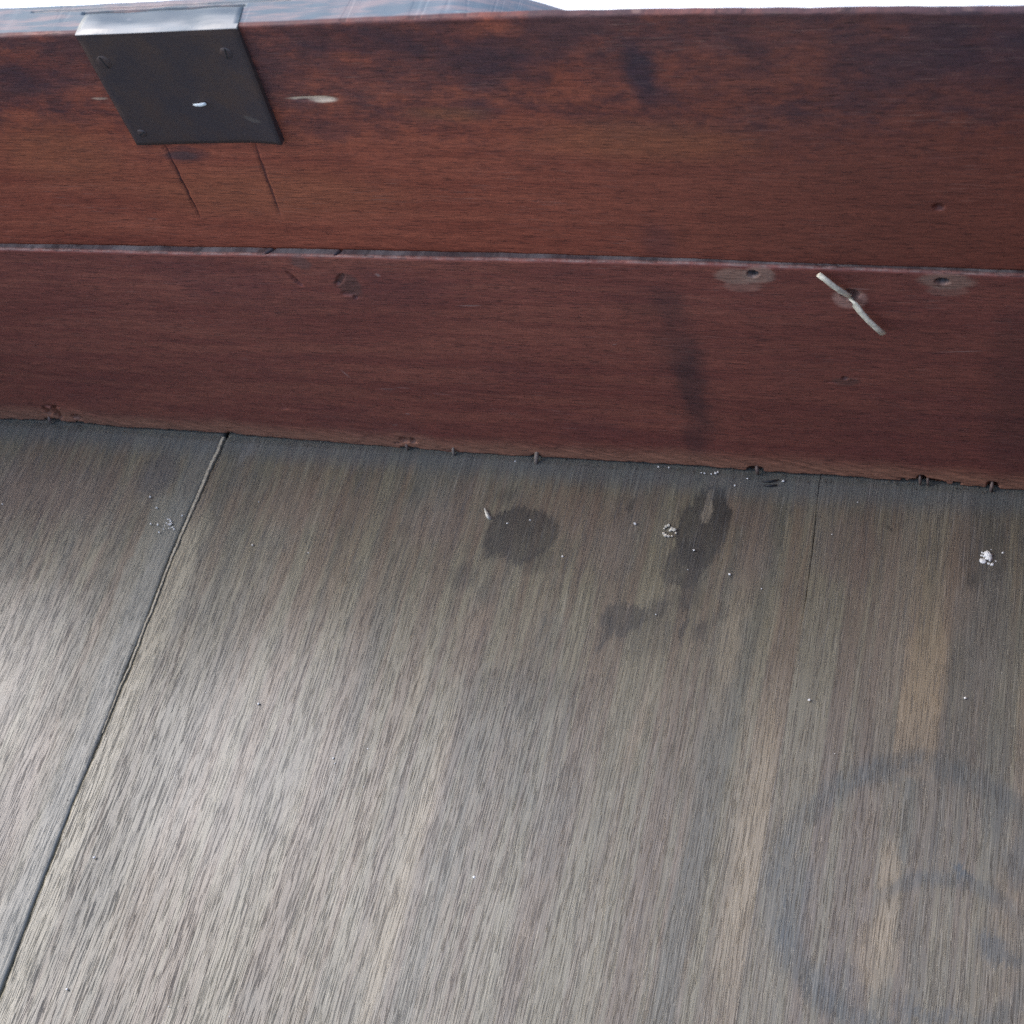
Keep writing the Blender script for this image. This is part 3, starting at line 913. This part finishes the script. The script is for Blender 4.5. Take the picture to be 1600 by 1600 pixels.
# fleck on the lock plate
a, b = pl(303, 162), pl(322, 160)
pts = [a.lerp(b, t)+Vector((0, -.0006, -.0005*math.sin(t*math.pi))) for t in (0, .2, .5, .8, 1)]
o = tube('paint_fleck', pts, [.0005, .00085, .0010, .00095, .0006], M['white'], None, seg=10, flat=.6, jitter=.08)
tag(o, 'short curved white fleck stuck on the dark lock plate', 'fleck')

# white dropping with crumbs
c = onz(1543, 868); 
def at(x, y, r, s=.45):
    p = onz(x, y); return ((p.x, p.y, r*s*.7), r)
o = lump('dried_dropping', [at(1543, 867, .0019), at(1545, 873, .0017), at(1539, 869, .0009), at(1537, 877, .0014), at(1534, 876, .0009), at(1545, 881, .0007), at(1550, 882, .0008),
                            at(1556, 877, .0005), at(1567, 864, .0006), at(1535, 864, .0006), at(1534, 868, .0006), at(1549, 859, .0004)], M['white'], None, .4, 5, .42)
tag(o, 'white chalky dropping with crumbs near the right edge of the floor', 'dropping')

# pale crust
r_ = random.Random(9)
pts = []
for (x, y, r) in [(1045, 821, .0009), (1041, 823, .0009), (1038, 826, .0006), (1050, 827, .0011), (1054, 828, .0010), (1047, 829, .0007), (1037, 834, .0009), (1040, 837, .0009), (1045, 838, .0008), (1050, 838, .0006), (1056, 833, .0006)]:
    pts.append(at(x, y, r, .5))
o = lump('dried_crust', pts, M['crust'], None, .5, 11, .25)
tag(o, 'crumbly cream ring of dried crust left of the long dark stain', 'crust')

# two dark bristles lying by the wall
for k, (a, b) in enumerate((((1190, 752), (1217, 749.5)), ((1192, 758), (1215, 757.5)))):
    pa, pb = onz(*a, .0006), onz(*b, .0006)
    o = tube('bristle', [pa, pa.lerp(pb, .5)+Vector((0, -.0004, 0)), pb], [.0004, .00055, .0003], M['char'], None, seg=8)
    tag(o, ['longer black bristle lying nearest the foot of the wall, right of a nail', 'shorter black bristle lying just in front of a longer one by the wall'][k], 'bristle', 'dark bristles by the wall')

# white specks: a sprinkle too small to count
sp = []
def spk(x, y, r): 
    p = onz(x, y); sp.append(((p.x, p.y, r*.6), r))
for (x, y, r) in [(235, 777, .75), (245, 794, .7), (236, 819, .7), (249, 832, .6), (285, 806, .6), (993, 819, .9), (1085, 860, .7), (1140, 898, .7), (793, 818, .6), (829, 813, .5),
                  (879, 870, .6), (1224, 752, .8), (1168, 748, .7), (1101, 740, .6), (1112, 741, .6), (1118, 740, .8), (1122, 738, .6), (1096, 739, .5), (1148, 759, .6), (741, 1371, .8), (717, 1323, .4),
                  (148, 1340, .8), (105, 1546, .8), (395, 852, .7), (482, 864, .5), (404, 1100, .7), (1265, 1094, .8), (1508, 1091, .8), (1025, 960, .5), (4, 788, .6),
                  (1029, 730, .5), (1045, 731, .5), (805, 721, .5), (1300, 835, .4), (1340, 785, .4), (1190, 920, .4), (575, 1170, .5), (568, 1230, .4), (521, 1185, .6), (523, 1193, .5)]:
    spk(x, y, r*.0009)
for k in range(22):
    spk(265+r_.gauss(0, 8), 820+r_.gauss(0, 8), r_.uniform(.0003, .0006))
for k in range(12):
    spk(715+r_.gauss(0, 6), 1212+r_.gauss(0, 7), r_.uniform(.0002, .0004))
for k in range(12):
    spk(r_.uniform(-20, 1620), r_.uniform(740, 1620), r_.uniform(.00015, .0003))
o = lump('white_specks', sp, M['white'], None, .5, 21, .45, seg=6)
tag(o, 'fine white specks sprinkled over the grey oak boards', 'specks', kind='stuff')

# dirt that has gathered in the angle between wall and floor
sp = []
for k in range(260):
    x = r_.uniform(-.41, .19)
    if r_.random() < .5: x = r_.choice([-.365, -.345, -.19, -.135, .057, .125, .150, .02]) + r_.gauss(0, .008)
    y = float(ybot(x)) - abs(r_.gauss(0, .0022)) - .0004
    q = r_.uniform(.00012, .00045)
    sp.append(((x, y, q*.5), q))
for k in range(60):
    y = r_.uniform(-.30, -.01)
    q = r_.uniform(.00012, .0003)
    sp.append(((float(seam_x(y)) + r_.gauss(0, .003), y, q*.5), q))
o = lump('dirt_crumbs', sp, M['dirt'], None, .6, 31, .4, seg=6)
tag(o, 'brown dirt crumbs gathered in the angle between wall and boards', 'crumbs', kind='stuff')
